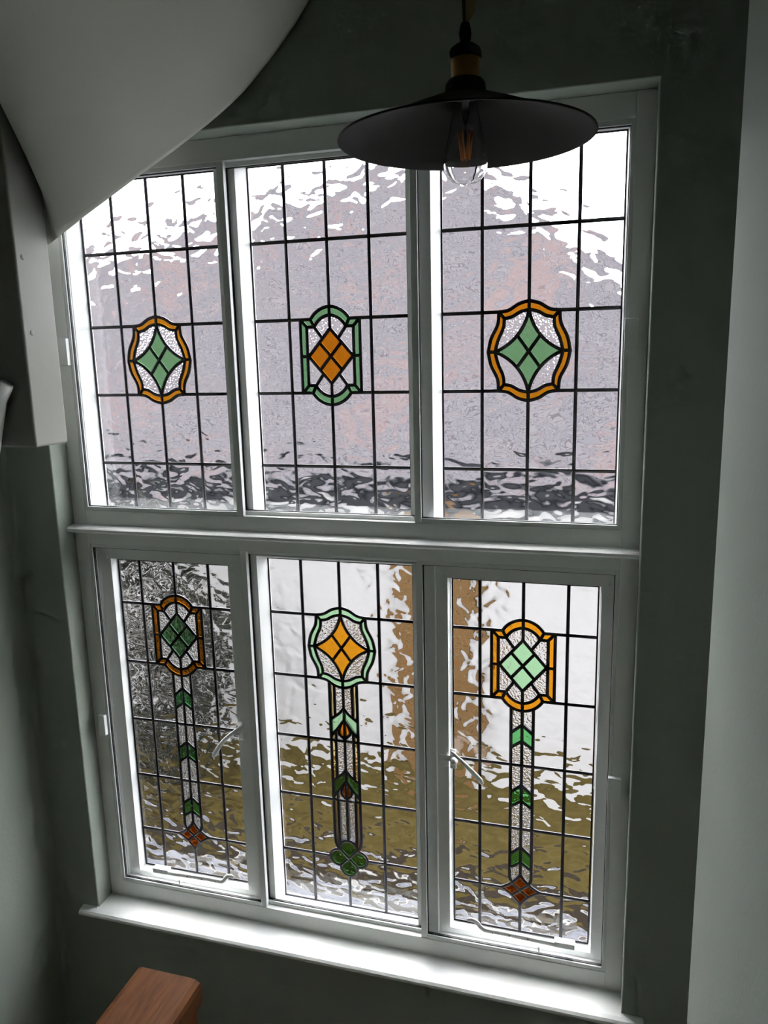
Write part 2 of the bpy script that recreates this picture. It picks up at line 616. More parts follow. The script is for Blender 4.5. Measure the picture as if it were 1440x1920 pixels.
# ================================================================== leaded lights
def arrangement(curves, tol=3e-4):
    """faces of the planar map drawn by the lead lines"""
    segs = []
    for c in curves:
        for a, b in zip(c, c[1:]):
            if (a[0] - b[0]) ** 2 + (a[1] - b[1]) ** 2 > 1e-10:
                segs.append((a, b))
    cuts = [[0.0, 1.0] for _ in segs]
    for i in range(len(segs)):
        (ax, az), (bx, bz) = segs[i]
        for j in range(i + 1, len(segs)):
            (cx, cz), (dx, dz) = segs[j]
            if max(ax, bx) < min(cx, dx) - tol or max(cx, dx) < min(ax, bx) - tol or max(az, bz) < min(cz, dz) - tol or max(cz, dz) < min(az, bz) - tol:
                continue
            rx, rz, sx, sz = bx - ax, bz - az, dx - cx, dz - cz
            den = rx * sz - rz * sx
            lr, ls = math.hypot(rx, rz), math.hypot(sx, sz)
            if abs(den) > 1e-9 * lr * ls + 1e-14:
                t = ((cx - ax) * sz - (cz - az) * sx) / den
                u = ((cx - ax) * rz - (cz - az) * rx) / den
                et, eu = tol / lr, tol / ls
                if -et <= t <= 1 + et and -eu <= u <= 1 + eu:
                    cuts[i].append(min(1, max(0, t)))
                    cuts[j].append(min(1, max(0, u)))
            for (px, pz), k, (qx, qz), (ex, ez), L in (((cx, cz), i, (ax, az), (rx, rz), lr), ((dx, dz), i, (ax, az), (rx, rz), lr),
                                                       ((ax, az), j, (cx, cz), (sx, sz), ls), ((bx, bz), j, (cx, cz), (sx, sz), ls)):
                t = ((px - qx) * ex + (pz - qz) * ez) / (L * L)
                if 0 <= t <= 1 and math.hypot(qx + ex * t - px, qz + ez * t - pz) < tol:
                    cuts[k].append(t)
    verts = []
    cell = {}

    def vid(p):
        kx, kz = int(math.floor(p[0] / tol)), int(math.floor(p[1] / tol))
        for i in (-1, 0, 1):
            for j in (-1, 0, 1):
                for v in cell.get((kx + i, kz + j), ()):
                    if math.hypot(verts[v][0] - p[0], verts[v][1] - p[1]) < tol:
                        return v
        verts.append(p)
        cell.setdefault((kx, kz), []).append(len(verts) - 1)
        return len(verts) - 1
    adj = {}
    for (a, b), ts in zip(segs, cuts):
        ids = []
        for t in sorted(ts):
            v = vid((a[0] + (b[0] - a[0]) * t, a[1] + (b[1] - a[1]) * t))
            if not ids or ids[-1] != v:
                ids.append(v)
        for p, q in zip(ids, ids[1:]):
            adj.setdefault(p, set()).add(q)
            adj.setdefault(q, set()).add(p)
    while True:
        dead = [v for v, s in adj.items() if len(s) == 1]
        if not dead:
            break
        for v in dead:
            for q in adj.pop(v):
                if q in adj:
                    adj[q].discard(v)
    order = {v: sorted(s, key=lambda q: math.atan2(verts[q][1] - verts[v][1], verts[q][0] - verts[v][0])) for v, s in adj.items()}
    seen = set()
    faces = []
    for v in order:
        for q in order[v]:
            if (v, q) in seen:
                continue
            f = []
            a, b = v, q
            while (a, b) not in seen:
                seen.add((a, b))
                f.append(a)
                nb = order[b]
                c = nb[(nb.index(a) - 1) % len(nb)]
                a, b = b, c
            pts = [verts[i] for i in f]
            ar = sum(p[0] * q_[1] - q_[0] * p[1] for p, q_ in zip(pts, pts[1:] + pts[:1])) / 2
            if ar > 2e-5:
                faces.append(pts)
    return faces


def inset(poly, w):
    k = len(poly)
    out = []
    for i in range(k):
        p0, p1, p2 = Vector(poly[i - 1]), Vector(poly[i]), Vector(poly[(i + 1) % k])
        d1, d2 = (p1 - p0).normalized(), (p2 - p1).normalized()
        n1, n2 = Vector((-d1.y, d1.x)), Vector((-d2.y, d2.x))
        n = n1 + n2
        if n.length < 1e-6:
            n = n1
        n.normalize()
        c = max(0.38, n.dot(n1))
        out.append(tuple(p1 + n * (w / c)))
    return out


def poly_area(pts):
    return sum(p[0] * q[1] - q[0] * p[1] for p, q in zip(pts, pts[1:] + pts[:1])) / 2


def in_poly(p, poly):
    c = False
    for (x1, z1), (x2, z2) in zip(poly, poly[1:] + poly[:1]):
        if (z1 > p[1]) != (z2 > p[1]) and p[0] < (x2 - x1) * (p[1] - z1) / (z2 - z1) + x1:
            c = not c
    return c


def inner_point(poly):
    """a point surely inside"""
    a = poly_area(poly)
    cx = sum((p[0] + q[0]) * (p[0] * q[1] - q[0] * p[1]) for p, q in zip(poly, poly[1:] + poly[:1])) / (6 * a)
    cz = sum((p[1] + q[1]) * (p[0] * q[1] - q[0] * p[1]) for p, q in zip(poly, poly[1:] + poly[:1])) / (6 * a)
    if in_poly((cx, cz), poly):
        return (cx, cz)
    best = None
    for i in range(len(poly)):
        m_ = inset(poly, .002)[i]
        if in_poly(m_, poly):
            best = m_
    return best or (cx, cz)


def smooth_curve(pts, n=6):
    """Catmull-Rom through the points"""
    P = [Vector(p) for p in pts]
    P = [P[0] * 2 - P[1]] + P + [P[-1] * 2 - P[-2]]
    out = []
    for i in range(1, len(P) - 2):
        for k in range(n):
            t = k / n
            a, b, c, d = P[i - 1], P[i], P[i + 1], P[i + 2]
            q = 0.5 * ((2 * b) + (c - a) * t + (2 * a - 5 * b + 4 * c - d) * t * t + (3 * b - a - 3 * c + d) * t ** 3)
            out.append((q.x, q.y))
    out.append((P[-2].x, P[-2].y))
    return out


def arc3(a, b, c, n=10):
    """circular arc from a through b to c"""
    ax, ay = a
    bx, by = b
    cx, cy_ = c
    d = 2 * (ax * (by - cy_) + bx * (cy_ - ay) + cx * (ay - by))
    ux = ((ax * ax + ay * ay) * (by - cy_) + (bx * bx + by * by) * (cy_ - ay) + (cx * cx + cy_ * cy_) * (ay - by)) / d
    uy = ((ax * ax + ay * ay) * (cx - bx) + (bx * bx + by * by) * (ax - cx) + (cx * cx + cy_ * cy_) * (bx - ax)) / d
    r = math.hypot(ax - ux, ay - uy)
    t0, t1, t2 = (math.atan2(p[1] - uy, p[0] - ux) for p in (a, b, c))

    def unwrap(t, ref):
        while t - ref > math.pi:
            t -= 2 * math.pi
        while t - ref < -math.pi:
            t += 2 * math.pi
        return t
    t1 = unwrap(t1, t0)
    t2 = unwrap(t2, t1)
    pts = [(ux + r * math.cos(t0 + (t2 - t0) * k / n), uy + r * math.sin(t0 + (t2 - t0) * k / n)) for k in range(n + 1)]
    pts[0], pts[-1] = a, c
    return pts


def sym(curves, cx, cz):
    """mirror first-quadrant curves into all four quadrants about a centre"""
    out = []
    for c in curves:
        for sx in (1, -1):
            for sz in (1, -1):
                out.append([(cx + sx * x, cz + sz * z) for x, z in c])
    return out


def star_medallion(cx, cz, h):
    k = h / .1025            # half row height
    o1 = smooth_curve([(0, .129), (.027, .1216), (.0527, .1065), (.0785, .1025 * k)], 5)
    o2 = smooth_curve([(.0785, .1025 * k), (.0815, .0706), (.0985, .0354), (.1065, 0)], 5)
    i1 = smooth_curve([(0, .1065), (.023, .1010), (.044, .0895), (.0640, .0855)], 4)
    i2 = smooth_curve([(.0640, .0855), (.0665, .062), (.0800, .031), (.0885, 0)], 5)
    st = arc3((0, .1065), (.0308, .0405), (.0885, 0), 10)
    mid = st[5]
    q = [o1, o2, i1, i2, st, [(0, .129), (0, .1065)], [(.1065, 0), (.0885, 0)], [(.0785, .1025 * k), (.0640, .0855)], [(0, 0), mid]]
    zones = {'star': [(cx + x, cz + z) for x, z in st + [(x, -z) for x, z in st[::-1]][1:] + [(-x, -z) for x, z in st][1:] + [(-x, z) for x, z in st[::-1]][1:-1]]}
    i_ = i1 + i2[1:]
    o_ = o1 + o2[1:]
    for nm, c in (('inner', i_), ('outer', o_)):
        zones[nm] = [(cx + x, cz + z) for x, z in c + [(x, -z) for x, z in c[::-1]][1:] + [(-x, -z) for x, z in c][1:] + [(-x, z) for x, z in c[::-1]][1:-1]]
    return sym(q, cx, cz), zones


def lozenge_medallion(cx, cz, h):
    o_arc = arc3((0, .1365), (.0335, .1265), (.0575, h), 8)
    i_arc = arc3((0, .1130), (.0270, .1040), (.0470, .0815), 8)
    q = [o_arc, [(.0575, h), (.0885, h)], [(.0885, h), (.0885, 0)],
         i_arc, [(.0470, .0815), (.0695, .0815)], [(.0695, .0815), (.0695, 0)],
         [(0, .0765), (.066, 0)], [(0, .1365), (0, .0765)], [(.0885, 0), (.066, 0)],
         [(.0885, h), (.0695, .0815)], [(.0575, h), (.0470, .0815), (.0235, .0493)], [(0, 0), (.033, .03825)]]

    def ring(c):
        return [(cx + x, cz + z) for x, z in c + [(x, -z) for x, z in c[::-1]][1:] + [(-x, -z) for x, z in c][1:] + [(-x, z) for x, z in c[::-1]][1:-1]]
    zones = {'star': ring([(0, .0765), (.066, 0)]), 'inner': ring(i_arc + [(.0695, .0815), (.0695, 0)]), 'outer': ring(o_arc + [(.0885, h), (.0885, 0)])}
    return sym(q, cx, cz), zones


def chevron_stem(cx, zt):
    """twin strip with three chevrons, ending in a small four-part star"""
    a = .0317
    zs = -.1220
    c = [[(cx - a, zt), (cx - a, -.070)], [(cx + a, zt), (cx + a, -.070)], [(cx, zt - .04), (cx, -.0715)]]
    st = {}
    tips = [(0, .0515), (.0575, 0), (0, -.0525), (-.0575, 0)]
    ring = []
    for i in range(4):
        p, q = tips[i], tips[(i + 1) % 4]
        m_ = ((p[0] + q[0]) * .415, (p[1] + q[1]) * .415)
        arc = arc3(p, m_, q, 8)
        st[i] = arc
        ring += arc[:-1]
    ring = [(cx + x, zs + z) for x, z in ring]
    c.append(ring + ring[:1])
    for i, j in ((0, 2), (1, 3)):
        c.append([(cx + st[i][4][0], zs + st[i][4][1]), (cx, zs), (cx + st[j][4][0], zs + st[j][4][1])])
    # strips curve in to the star's flanks
    for s in (1, -1):
        e = (cx + s * abs(st[0][4][0]), zs + st[0][4][1])
        c.append(smooth_curve([(cx + s * a, -.070), (cx + s * a * .985, -.085), e], 5))
    zones = {'foot': ring}
    chev = []
    for k, z in enumerate((.413, .2235, .0215)):
        for s in (1, -1):
            p = [(cx, z), (cx + s * a, z - .0275), (cx + s * a, z - .0735), (cx, z - .0505)]
            c.append(p[:2])
            c.append(p[2:])
            chev.append((p, k))
    zones['chev'] = chev
    zones['strip'] = [(cx - a, zt + .03), (cx + a, zt + .03), (cx + a, -.075), (cx + .02, -.105), (cx - .02, -.105), (cx - a, -.075)]
    return c, zones


def tulip_stem(cx, zt, rows):
    """straw-edged strip with two tulips, ending in a four-leaf clover"""
    o, i = .0445, .0288
    zc = -.1230
    c = []
    zones = {'leaf': [], 'bud': [], 'petal': []}
    units = ((.397, rows[0]), (.1885, rows[1]))
    segs_o = []
    c.append([(cx, zt), (cx, -.0605)])
    for s in (1, -1):
        c.append([(cx + s * o, zt), (cx + s * o, -.035)] )
        c.append(smooth_curve([(cx + s * o, -.035), (cx + s * o * .985, -.062), (cx + s * .038, -.083), (cx + s * .0262, zc + .0262)], 5))
    for k, (z, zr) in enumerate(units):
        for s in (1, -1):
            upper = smooth_curve([(cx, z), (cx + s * .012, z - .016), (cx + s * .028, z - .030), (cx + s * o, z - .043)], 4)
            lower = smooth_curve([(cx, z - .0405), (cx + s * .011, z - .055), (cx + s * .0250, z - .075), (cx + s * o, z - .096)], 4)
            c += [upper, lower]
            zones['leaf'].append(((upper + lower[::-1]), k))
            # bud: a teardrop under the leaves
            b = smooth_curve([lower[4], (cx + s * .0185, z - .0765), (cx + s * .0150, z - .091), (cx, z - .1030)], 5)
            c.append(b)
        zones['bud'].append(((cx, z - .075), .0155, .030, k))
    for s in (1, -1):
        # inner strip edges run between the leaves
        top_cut = .397 - .0305
        lo1 = .397 - .0795
        top2 = .1885 - .0305
        lo2 = .1885 - .0795
        c.append([(cx + s * i, zt), (cx + s * i, top_cut - .012)])
        c.append([(cx + s * i, lo1 + .012), (cx + s * i, top2 - .012)])
        c.append([(cx + s * i, lo2 + .012), (cx + s * i, zc + .06), (cx + s * .0268, zc + .039)])
    # clover
    n1 = .0262
    for ang in range(4):
        ca, sa = math.cos(ang * math.pi / 2), math.sin(ang * math.pi / 2)

        def rot(p):
            return (cx + p[0] * ca - p[1] * sa, zc + p[0] * sa + p[1] * ca)
        pet = [rot(p) for p in arc3((n1, n1), (0, .0625), (-n1, n1), 12)]
        c.append(pet)
        c.append([rot((n1, n1)), (cx, zc)])
        zones['petal'].append(pet + [(cx, zc)])
    zones['strip_in'] = (i, o)
    zones['zc'] = zc
    return c, zones


HW = .0046        # half width of the lead


def leaded_light(idx, key, label, cx, half, zt, zb, rows, s, y, medal, hue, stem=None):
    win = empty('window_%d' % idx, (cx, y, zb))
    tag(win, label, 'leaded window', kind='structure')
    x0, x1 = cx - half, cx + half
    cols = [cx - s, cx, cx + s]
    mz = (rows[1] + rows[2]) / 2 if medal[1] == 'T' else (rows[0] + rows[1]) / 2
    mr = (rows[1], rows[2]) if medal[1] == 'T' else (rows[0], rows[1])
    h = (mr[0] - mr[1]) / 2
    curves = [[(x0, zb), (x1, zb)], [(x1, zb), (x1, zt)], [(x1, zt), (x0, zt)], [(x0, zt), (x0, zb)]]
    if medal[0] == 'star':
        mc, mzones = star_medallion(cx, mz, h)
        reach, top, cornx = .0785, .129, .0785
    else:
        mc, mzones = lozenge_medallion(cx, mz, h)
        reach, top, cornx = .0885, .1365, .0885
    curves += mc
    for x in (cols[0], cols[2]):
        curves.append([(x, zb), (x, zt)])
    curves.append([(cx, mz + top), (cx, zt)])
    low_end = mz - top
    zones = {}
    if stem == 'chevron':
        sc, zones = chevron_stem(cx, mz - .1245)
        # strip sides start on the medallion's lower arc
        curves += sc
        curves.append([(cx, zones['foot'][16][1]), (cx, zb)])
        curves.append([(cx, low_end), (cx, .39)])
        for s_ in (1, -1):
            curves.append([(cx + s_ * .0317, mz - .1290), (cx + s_ * .0317, mz - .12)])
    elif stem == 'tulip':
        sc, zones = tulip_stem(cx, mz - .100, (rows[2], rows[3]))
        curves += sc
        curves.append([(cx, zones['zc'] - .0625), (cx, zb)])
    else:
        curves.append([(cx, low_end), (cx, zb)])
    for r in rows:
        if r in mr:
            curves.append([(x0, r), (cx - cornx, r)])
            curves.append([(cx + cornx, r), (x1, r)])
        elif stem and r == rows[4]:
            e = .0575 if stem == 'chevron' else .0625
            zz = zones['foot'][8][1] if stem == 'chevron' else zones['zc']
            curves.append([(x0, r), (cols[0], r), (cx - e, zz)])
            curves.append([(cx + e, zz), (cols[2], r), (x1, r)])
        else:
            curves.append([(x0, r), (x1, r)])
    faces = arrangement(curves)

    def classify(p):
        if in_poly(p, mzones['star']):
            return hue['star']
        if in_poly(p, mzones['inner']):
            return 'stipple'
        if in_poly(p, mzones['outer']):
            return hue['border']
        if stem == 'chevron':
            if in_poly(p, zones['foot']):
                return 'brown'
            for q, k in zones['chev']:
                if in_poly(p, q):
                    return 'leaf_green' if k == 0 else 'leaf_green'
            if in_poly(p, zones['strip']):
                return 'stipple'
        if stem == 'tulip':
            for q in zones['petal']:
                if in_poly(p, q):
                    return 'dark_green'
            for q, k in zones['leaf']:
                if in_poly(p, q):
                    return 'pale_green' if k == 0 else 'dark_green'
            for c_, rx, rz, k in zones['bud']:
                if ((p[0] - c_[0]) / rx) ** 2 + ((p[1] - c_[1]) / rz) ** 2 < 1:
                    return 'orange' if k == 0 else 'brown'
            i, o = zones['strip_in']
            if p[1] < mz - .10 and p[1] > zones['zc']:
                d = abs(p[0] - cx)
                if d < i:
                    return 'stipple'
                if d < o:
                    return 'straw'
        return 'clear'

    # lead lattice: a lip around every pane, lips of neighbours meet in one came
    lb = bmesh.new()
    for f in faces:
        ar = poly_area(f)
        w = HW
        inn = inset(f, w)
        if poly_area(inn) < .15 * ar:
            w = HW * .55
            inn = inset(f, w)
        k = len(f)
        of = [lb.verts.new((p[0], y - .0042, p[1])) for p in f]
        ob = [lb.verts.new((p[0], y + .0042, p[1])) for p in f]
        jf = [lb.verts.new((p[0], y - .0026, p[1])) for p in inn]
        jb = [lb.verts.new((p[0], y + .0026, p[1])) for p in inn]
        for i in range(k):
            j = (i + 1) % k
            lb.faces.new((of[i], of[j], jf[j], jf[i]))
            lb.faces.new((ob[j], ob[i], jb[i], jb[j]))
            lb.faces.new((jf[i], jf[j], jb[j], jb[i]))
        # the pane itself, tucked under the lip
        pin = inset(f, w * .45)
        hue_k = classify(inner_point(f))
        pb = bmesh.new()
        a = [pb.verts.new((p[0], y - .002, p[1])) for p in pin]
        b = [pb.verts.new((p[0], y + .002, p[1])) for p in pin]
        f0 = pb.faces.new(a)
        f1 = pb.faces.new(b[::-1])
        f1.material_index = 1
        for i in range(k):
            j = (i + 1) % k
            pb.faces.new((a[i], b[i], b[j], a[j]))
        nm = {'clear': 'clear_pane', 'stipple': 'stippled_pane', 'amber': 'amber_pane', 'orange': 'amber_pane', 'brown': 'brown_pane', 'straw': 'straw_pane'}.get(hue_k, 'green_pane')
        finish(nm, pb, GL[hue_k], win, center=True)
    bmesh.ops.remove_doubles(lb, verts=lb.verts[:], dist=2e-5)
    finish('lead_lattice', lb, M['lead'], win)
    return win


RT = [1.780, 1.567, 1.362, 1.150]
RB = [.694, .4905, .286, .0815, -.1215]
G1 = dict(star='green', border='amber')
leaded_light(1, 'TL', 'upper left leaded light with a green star in an amber border', GX['TL'], .2305, 1.985, .966, RT, .1215, 0.0, ('star', 'T'), G1)
leaded_light(2, 'TM', 'upper middle leaded light with an amber lozenge in a green border', GX['TM'], .2305, 1.985, .966, RT, .1215, 0.0, ('loz', 'T'), dict(star='orange', border='green'))
leaded_light(3, 'TR', 'upper right leaded light behind the pendant with a green star', GX['TR'], .2325, 1.985, .966, RT, .1225, 0.0, ('star', 'T'), G1)
w4 = leaded_light(4, 'BL', 'lower left leaded casement with green lozenge in brown amber border', GX['BL'], .2010, .841, -.264, RB, .1220, -.015, ('loz', 'B'), dict(star='green', border='orange'), 'chevron')
leaded_light(5, 'BM', 'lower middle leaded light with amber star, tulips and green clover', GX['BM'], .2305, .868, -.298, RB, .1215, 0.0, ('star', 'B'), dict(star='amber', border='pale_green'), 'tulip')
w6 = leaded_light(6, 'BR', 'lower right leaded casement with pale green lozenge in amber border', GX['BR'], .2030, .841, -.264, RB, .1218, -.015, ('loz', 'B'), dict(star='pale_green', border='amber'), 'chevron')


# casement sashes that carry windows 4 and 6, with their ironmongery
def casement(win, xa, xb, ga, gb):
    zt, zb, gt, gbm = .885, -.300, .841, -.264
    yf, yb = -.047, -.009
    ch = .006

    def member(name, q):     # q: four (x,z) corners outer-a, outer-b, inner-b, inner-a ; chamfer towards the glass
        bm = bmesh.new()
        (a, b, c, d) = q
        out = []
        for p, y in ((a, yf), (b, yf), (c, yf + .002), (d, yf + .002)):
            out.append(bm.verts.new((p[0], y, p[1])))
        cin = []
        for p, tgt in ((c, b), (d, a)):
            v = Vector(p) - Vector(tgt)
            e = Vector(p) + v.normalized() * ch
            cin.append((e.x, e.y))
        mid = [bm.verts.new((cin[0][0], -.018, cin[0][1])), bm.verts.new((cin[1][0], -.018, cin[1][1]))]
        bk = [bm.verts.new((p[0], yb, p[1])) for p in (a, b)] + [bm.verts.new((cin[0][0], yb, cin[0][1])), bm.verts.new((cin[1][0], yb, cin[1][1]))]
        A, B, C, D = out
        bm.faces.new((A, B, C, D))
        bm.faces.new((D, C, mid[0], mid[1]))
        bm.faces.new((mid[1], mid[0], bk[2], bk[3]))
        bm.faces.new((bk[3], bk[2], bk[1], bk[0]))
        bm.faces.new((bk[0], bk[1], B, A))
        bm.faces.new((A, D, mid[1], bk[3], bk[0]))
        bm.faces.new((B, bk[1], bk[2], mid[0], C))
        return finish(name, bm, M['white'], win)
    i = ch
    ia, ib, it, ibm = ga - i, gb + i, gt + i, gbm - i
    member('stile', [(xa, zb), (xa, zt), (ia, it), (ia, ibm)])
    member('stile', [(xb, zt), (xb, zb), (ib, ibm), (ib, it)])
    member('top_rail', [(xa, zt), (xb, zt), (ib, it), (ia, it)])
    member('bottom_rail', [(xb, zb), (xa, zb), (ia, ibm), (ib, ibm)])
    # little screw heads at the upper corners
    for x in (xa + .023, xb - .020):
        for z in (.852, .820):
            bm = bmesh.new()
            bmesh.ops.create_uvsphere(bm, u_segments=10, v_segments=6, radius=.0045, matrix=Matrix.Translation((x, -.046, z)) @ Matrix.Diagonal((1, .5, 1, 1)))
            finish('screw_head', bm, M['white'], win, True)


casement(w4, -.795, -.307, -.5505 - .2010, -.5505 + .2010)
casement(w6, .307, .795, .5485 - .2030, .5485 + .2030)


def fastener(win, s, px, pz, tail, end):
    f = empty('casement_fastener', (px, -.05, pz), win)
    f.location = Vector((px, -.05, pz)) - win.location
    base = Vector((px, -.05, pz))

    def part(name, o):
        return o
    P = f
    # keep world coordinates: children are placed relative to the fastener's own origin
    def fin(name, bm, smooth=True):
        bmesh.ops.translate(bm, verts=bm.verts[:], vec=-base)
        o = finish(name, bm, M['white'], None, smooth)
        o.parent = f
        o.location = (0, 0, 0)
        return o
    bm = bmesh.new()
    add_box(bm, (px - s * .045, -.047, pz - .009), (px - s * .004, -.053, pz + .009), .002)
    fin('keeper_plate', bm, False)
    bm = bmesh.new()
    add_box(bm, (px - s * .014, -.046, pz - .032), (px + s * .004, -.052, pz + .030), .002)
    fin('backplate', bm, False)
    bm = bmesh.new()
    bmesh.ops.create_uvsphere(bm, u_segments=16, v_segments=10, radius=.011, matrix=Matrix.Translation((px, -.064, pz)) @ Matrix.Diagonal((1, 1.2, 1, 1)))
    fin('pivot', bm)
    bm = bmesh.new()
    T, Q = Vector(tail), Vector(end)
    pts, rad = [], []
    for k in range(15):
        t = k / 14
        p = T.lerp(Q, t)
        bow = .010 * math.sin(math.pi * t)
        d = (Q - T).normalized()
        nrm = Vector((-d.y, d.x)) * (1 if d.x > 0 else -1)
        p = p + nrm * bow
        yy = -.064 - .012 * math.sin(math.pi * min(1, t * 1.1))
        pts.append((p.x, yy, p.y))
        rad.append(.0048 + .0038 * (t if t > .25 else .25 - t) - (.004 if k in (0, 14) else 0))
    add_tube(bm, pts, .006, 12, rad, (1.0, .7))
    fin('lever', bm)


fastener(w6, 1, .3585, .300, (.3485, .331), (.442, .239))
fastener(w4, -1, -.337, .308, (-.315, .333), (-.429, .210))


def stay(win, s, cx):
    """peg stay along the bottom rail; s = +1: curl at the left end, arm to the right"""
    xs_ = [-.150, -.140, -.128, -.118, -.110, -.100, -.085, -.05, 0, .06, .110]
    zs_ = [-.2080, -.2045, -.2065, -.216, -.229, -.2375, -.240, -.241, -.2425, -.2445, -.246]
    ys_ = [-.078, -.077, -.076, -.074, -.072, -.070, -.068, -.066, -.066, -.066, -.066]
    bm = bmesh.new()
    pts = [(cx + s * x, y, z) for x, y, z in zip(xs_, ys_, zs_)]
    add_tube(bm, pts, .007, 10, [.005, .0075] + [.0075] * 8 + [.007], (1.0, .55))
    arm = finish('stay_arm', bm, M['white'], win, True)
    for x in (-.075, -.025, .030):
        bm = bmesh.new()
        bmesh.ops.create_uvsphere(bm, u_segments=8, v_segments=6, radius=.0022, matrix=Matrix.Translation((cx + s * x, -.0702, -.2415)))
        o = finish('peg_hole', bm, M['gasket'], None)
        o.parent = arm
        o.location = -(arm.location + win.location)
    bm = bmesh.new()
    add_box(bm, (cx + s * .105, -.046, -.252), (cx + s * .165, -.070, -.234), .003)
    finish('stay_pivot', bm, M['white'], win)
    bm = bmesh.new()
    add_tube(bm, [(cx + s * .062, -.046, -.292), (cx + s * .062, -.066, -.292), (cx + s * .062, -.068, -.284), (cx + s * .062, -.068, -.262)], .0032, 10)
    bmesh.ops.create_uvsphere(bm, u_segments=12, v_segments=8, radius=.0085, matrix=Matrix.Translation((cx + s * .062, -.05, -.290)) @ Matrix.Diagonal((1, .5, .7, 1)))
    finish('stay_peg', bm, M['white'], win, True)


stay(w6, 1, .5490)
stay(w4, -1, -.5260)

# ================================================================== secondary glazing
def secondary(x0, x1, z0, z1, yf, label, left=.012, right_=.012, clip=None):
    o = empty('secondary_glazing_panel', ((x0 + x1) / 2, yf, z0))
    tag(o, label, 'glazing panel', 'slim white secondary glazing panels')
    d = .016
    A = M['alu']
    box('stile', (x0, yf, z0), (x0 + left, yf + d, z1), A, o, .0012)
    box('stile', (x1 - right_, yf, z0), (x1, yf + d, z1), A, o, .0012)
    box('top_rail', (x0 + left, yf, z1 - .012), (x1 - right_, yf + d, z1), A, o, .0012)
    box('bottom_rail', (x0 + left, yf, z0), (x1 - right_, yf + d, z0 + .012), A, o, .0012)
    g = .0022
    a0, a1, b0, b1 = x0 + left, x1 - right_, z0 + .012, z1 - .012
    yg = yf + .005
    bm = bmesh.new()
    for q in (((a0, b0), (a0 + g, b1)), ((a1 - g, b0), (a1, b1)), ((a0 + g, b1 - g), (a1 - g, b1)), ((a0 + g, b0), (a1 - g, b0 + g))):
        add_box(bm, (q[0][0], yg, q[0][1]), (q[1][0], yg + .008, q[1][1]))
    bmesh.ops.remove_doubles(bm, verts=bm.verts[:], dist=1e-5)
    finish('gasket', bm, M['gasket'], o)
    box('glass_sheet', (a0 + g, yg + .002, b0 + g), (a1 - g, yg + .006, b1 - g), M['float'], o)
    if clip:
        box('clip', (clip[0], FY - .016, clip[2]), (clip[1], FY - .0005, clip[3]), A, o, .0015)
    return o


YF1, YF2 = -.0885, -.0705
ZT0, ZT1, ZB0, ZB1 = 1.012, 1.984, -.287, .905
secondary(-.800, -.2575, ZT0, ZT1, YF1, 'slim white framed glazing panel before the upper left leaded light', .010, .020, (-.822, -.797, 1.456, 1.535))
secondary(-.276, .276, ZT0, ZT1, YF2, 'slim white framed glazing panel before the upper middle leaded light', .014, .014)
secondary(.2585, .800, ZT0, ZT1, YF1, 'slim white framed glazing panel before the upper right leaded light', .019, .010, (.791, .8225, 1.459, 1.536))
secondary(-.800, -.2575, ZB0, ZB1, YF1, 'slim white framed glazing panel before the lower left leaded casement', .010, .020, (-.8195, -.796, .259, .329))
secondary(-.276, .276, ZB0, ZB1, YF2, 'slim white framed glazing panel before the lower middle leaded light', .014, .014)
secondary(.2585, .800, ZB0, ZB1, YF1, 'slim white framed glazing panel before the lower right leaded casement', .019, .010, (.7895, .8235, .262, .330))

# ================================================================== hanging white newel, upper left
XP = -.75
hn = empty('hanging_newel_post', (XP - .065, -.262, 1.236))
tag(hn, 'white painted newel drop hanging below the stair soffit at left', 'newel post')
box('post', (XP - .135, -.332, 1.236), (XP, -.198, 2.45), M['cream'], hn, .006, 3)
for y, z in ((-.3052, 1.7416), (-.3001, 1.5453)):
    bm = bmesh.new()
    bmesh.ops.create_uvsphere(bm, u_segments=16, v_segments=10, radius=.0075, matrix=Matrix.Translation((XP, y, z)) @ Matrix.Diagonal((.35, 1, 1, 1)))
    finish('bolt_plug', bm, M['cream'], hn, True)
bm = bmesh.new()
add_tube(bm, [(-.812, -.362, 1.415), (-.840, -.362, 1.370), (-.90, -.362, 1.18), (-1.013, -.362, .99)], .03, 12)
hr = finish('handrail', bm, M['white'], None, True)
tag(hr, 'white rounded stair rail at the left edge beside the hanging newel', 'handrail')

# ================================================================== oak newel, lower left
nw = empty('newel_post', (-.025, -1.066, FL))
tag(nw, 'brown varnished oak newel post below the window sill', 'newel post')
box('shaft', (-.080, -1.145, FL), (.046, -.995, .255), M['oak'], nw, .004)
bm = bmesh.new()
prof = [(-.0875, .252), (.0535, .252), (.0535, .285), (.050, .293), (.041, .2985), (.030, .300), (-.074, .300), (-.083, .2975), (-.0875, .290)]
prism('cap', prof, 'y', -1.155, -.987, M['oak'], nw)
bm.free()

# ================================================================== pendant lamp
LX, LY = .5615, -.95
lamp = empty('pendant_lamp', (LX, LY, 1.75))
tag(lamp, 'black flat enamel pendant lamp with brass holder and clear bulb', 'pendant lamp')
zr = 1.758
prof = [(.0290, 1.8160), (.0295, 1.8140), (.050, 1.8060), (.080, 1.7945), (.115, 1.7800), (.150, 1.7660), (.1765, 1.7575), (.1800, 1.7570), (.1808, 1.7555), (.1795, 1.7545),
        (.1760, 1.7550), (.150, 1.7635), (.115, 1.7775), (.080, 1.7920), (.050, 1.8035), (.026, 1.8120), (.026, 1.8140)]
shade = lathe('shade', prof, (LX, LY), M['black'], lamp, 72, True, True)
lathe('collar', [(0, 1.8345), (.018, 1.8345), (.024, 1.8320), (.0275, 1.8270), (.0285, 1.8180), (.0300, 1.8150), (.0270, 1.8120), (0, 1.8115)], (LX, LY), M['black'], lamp, 40)
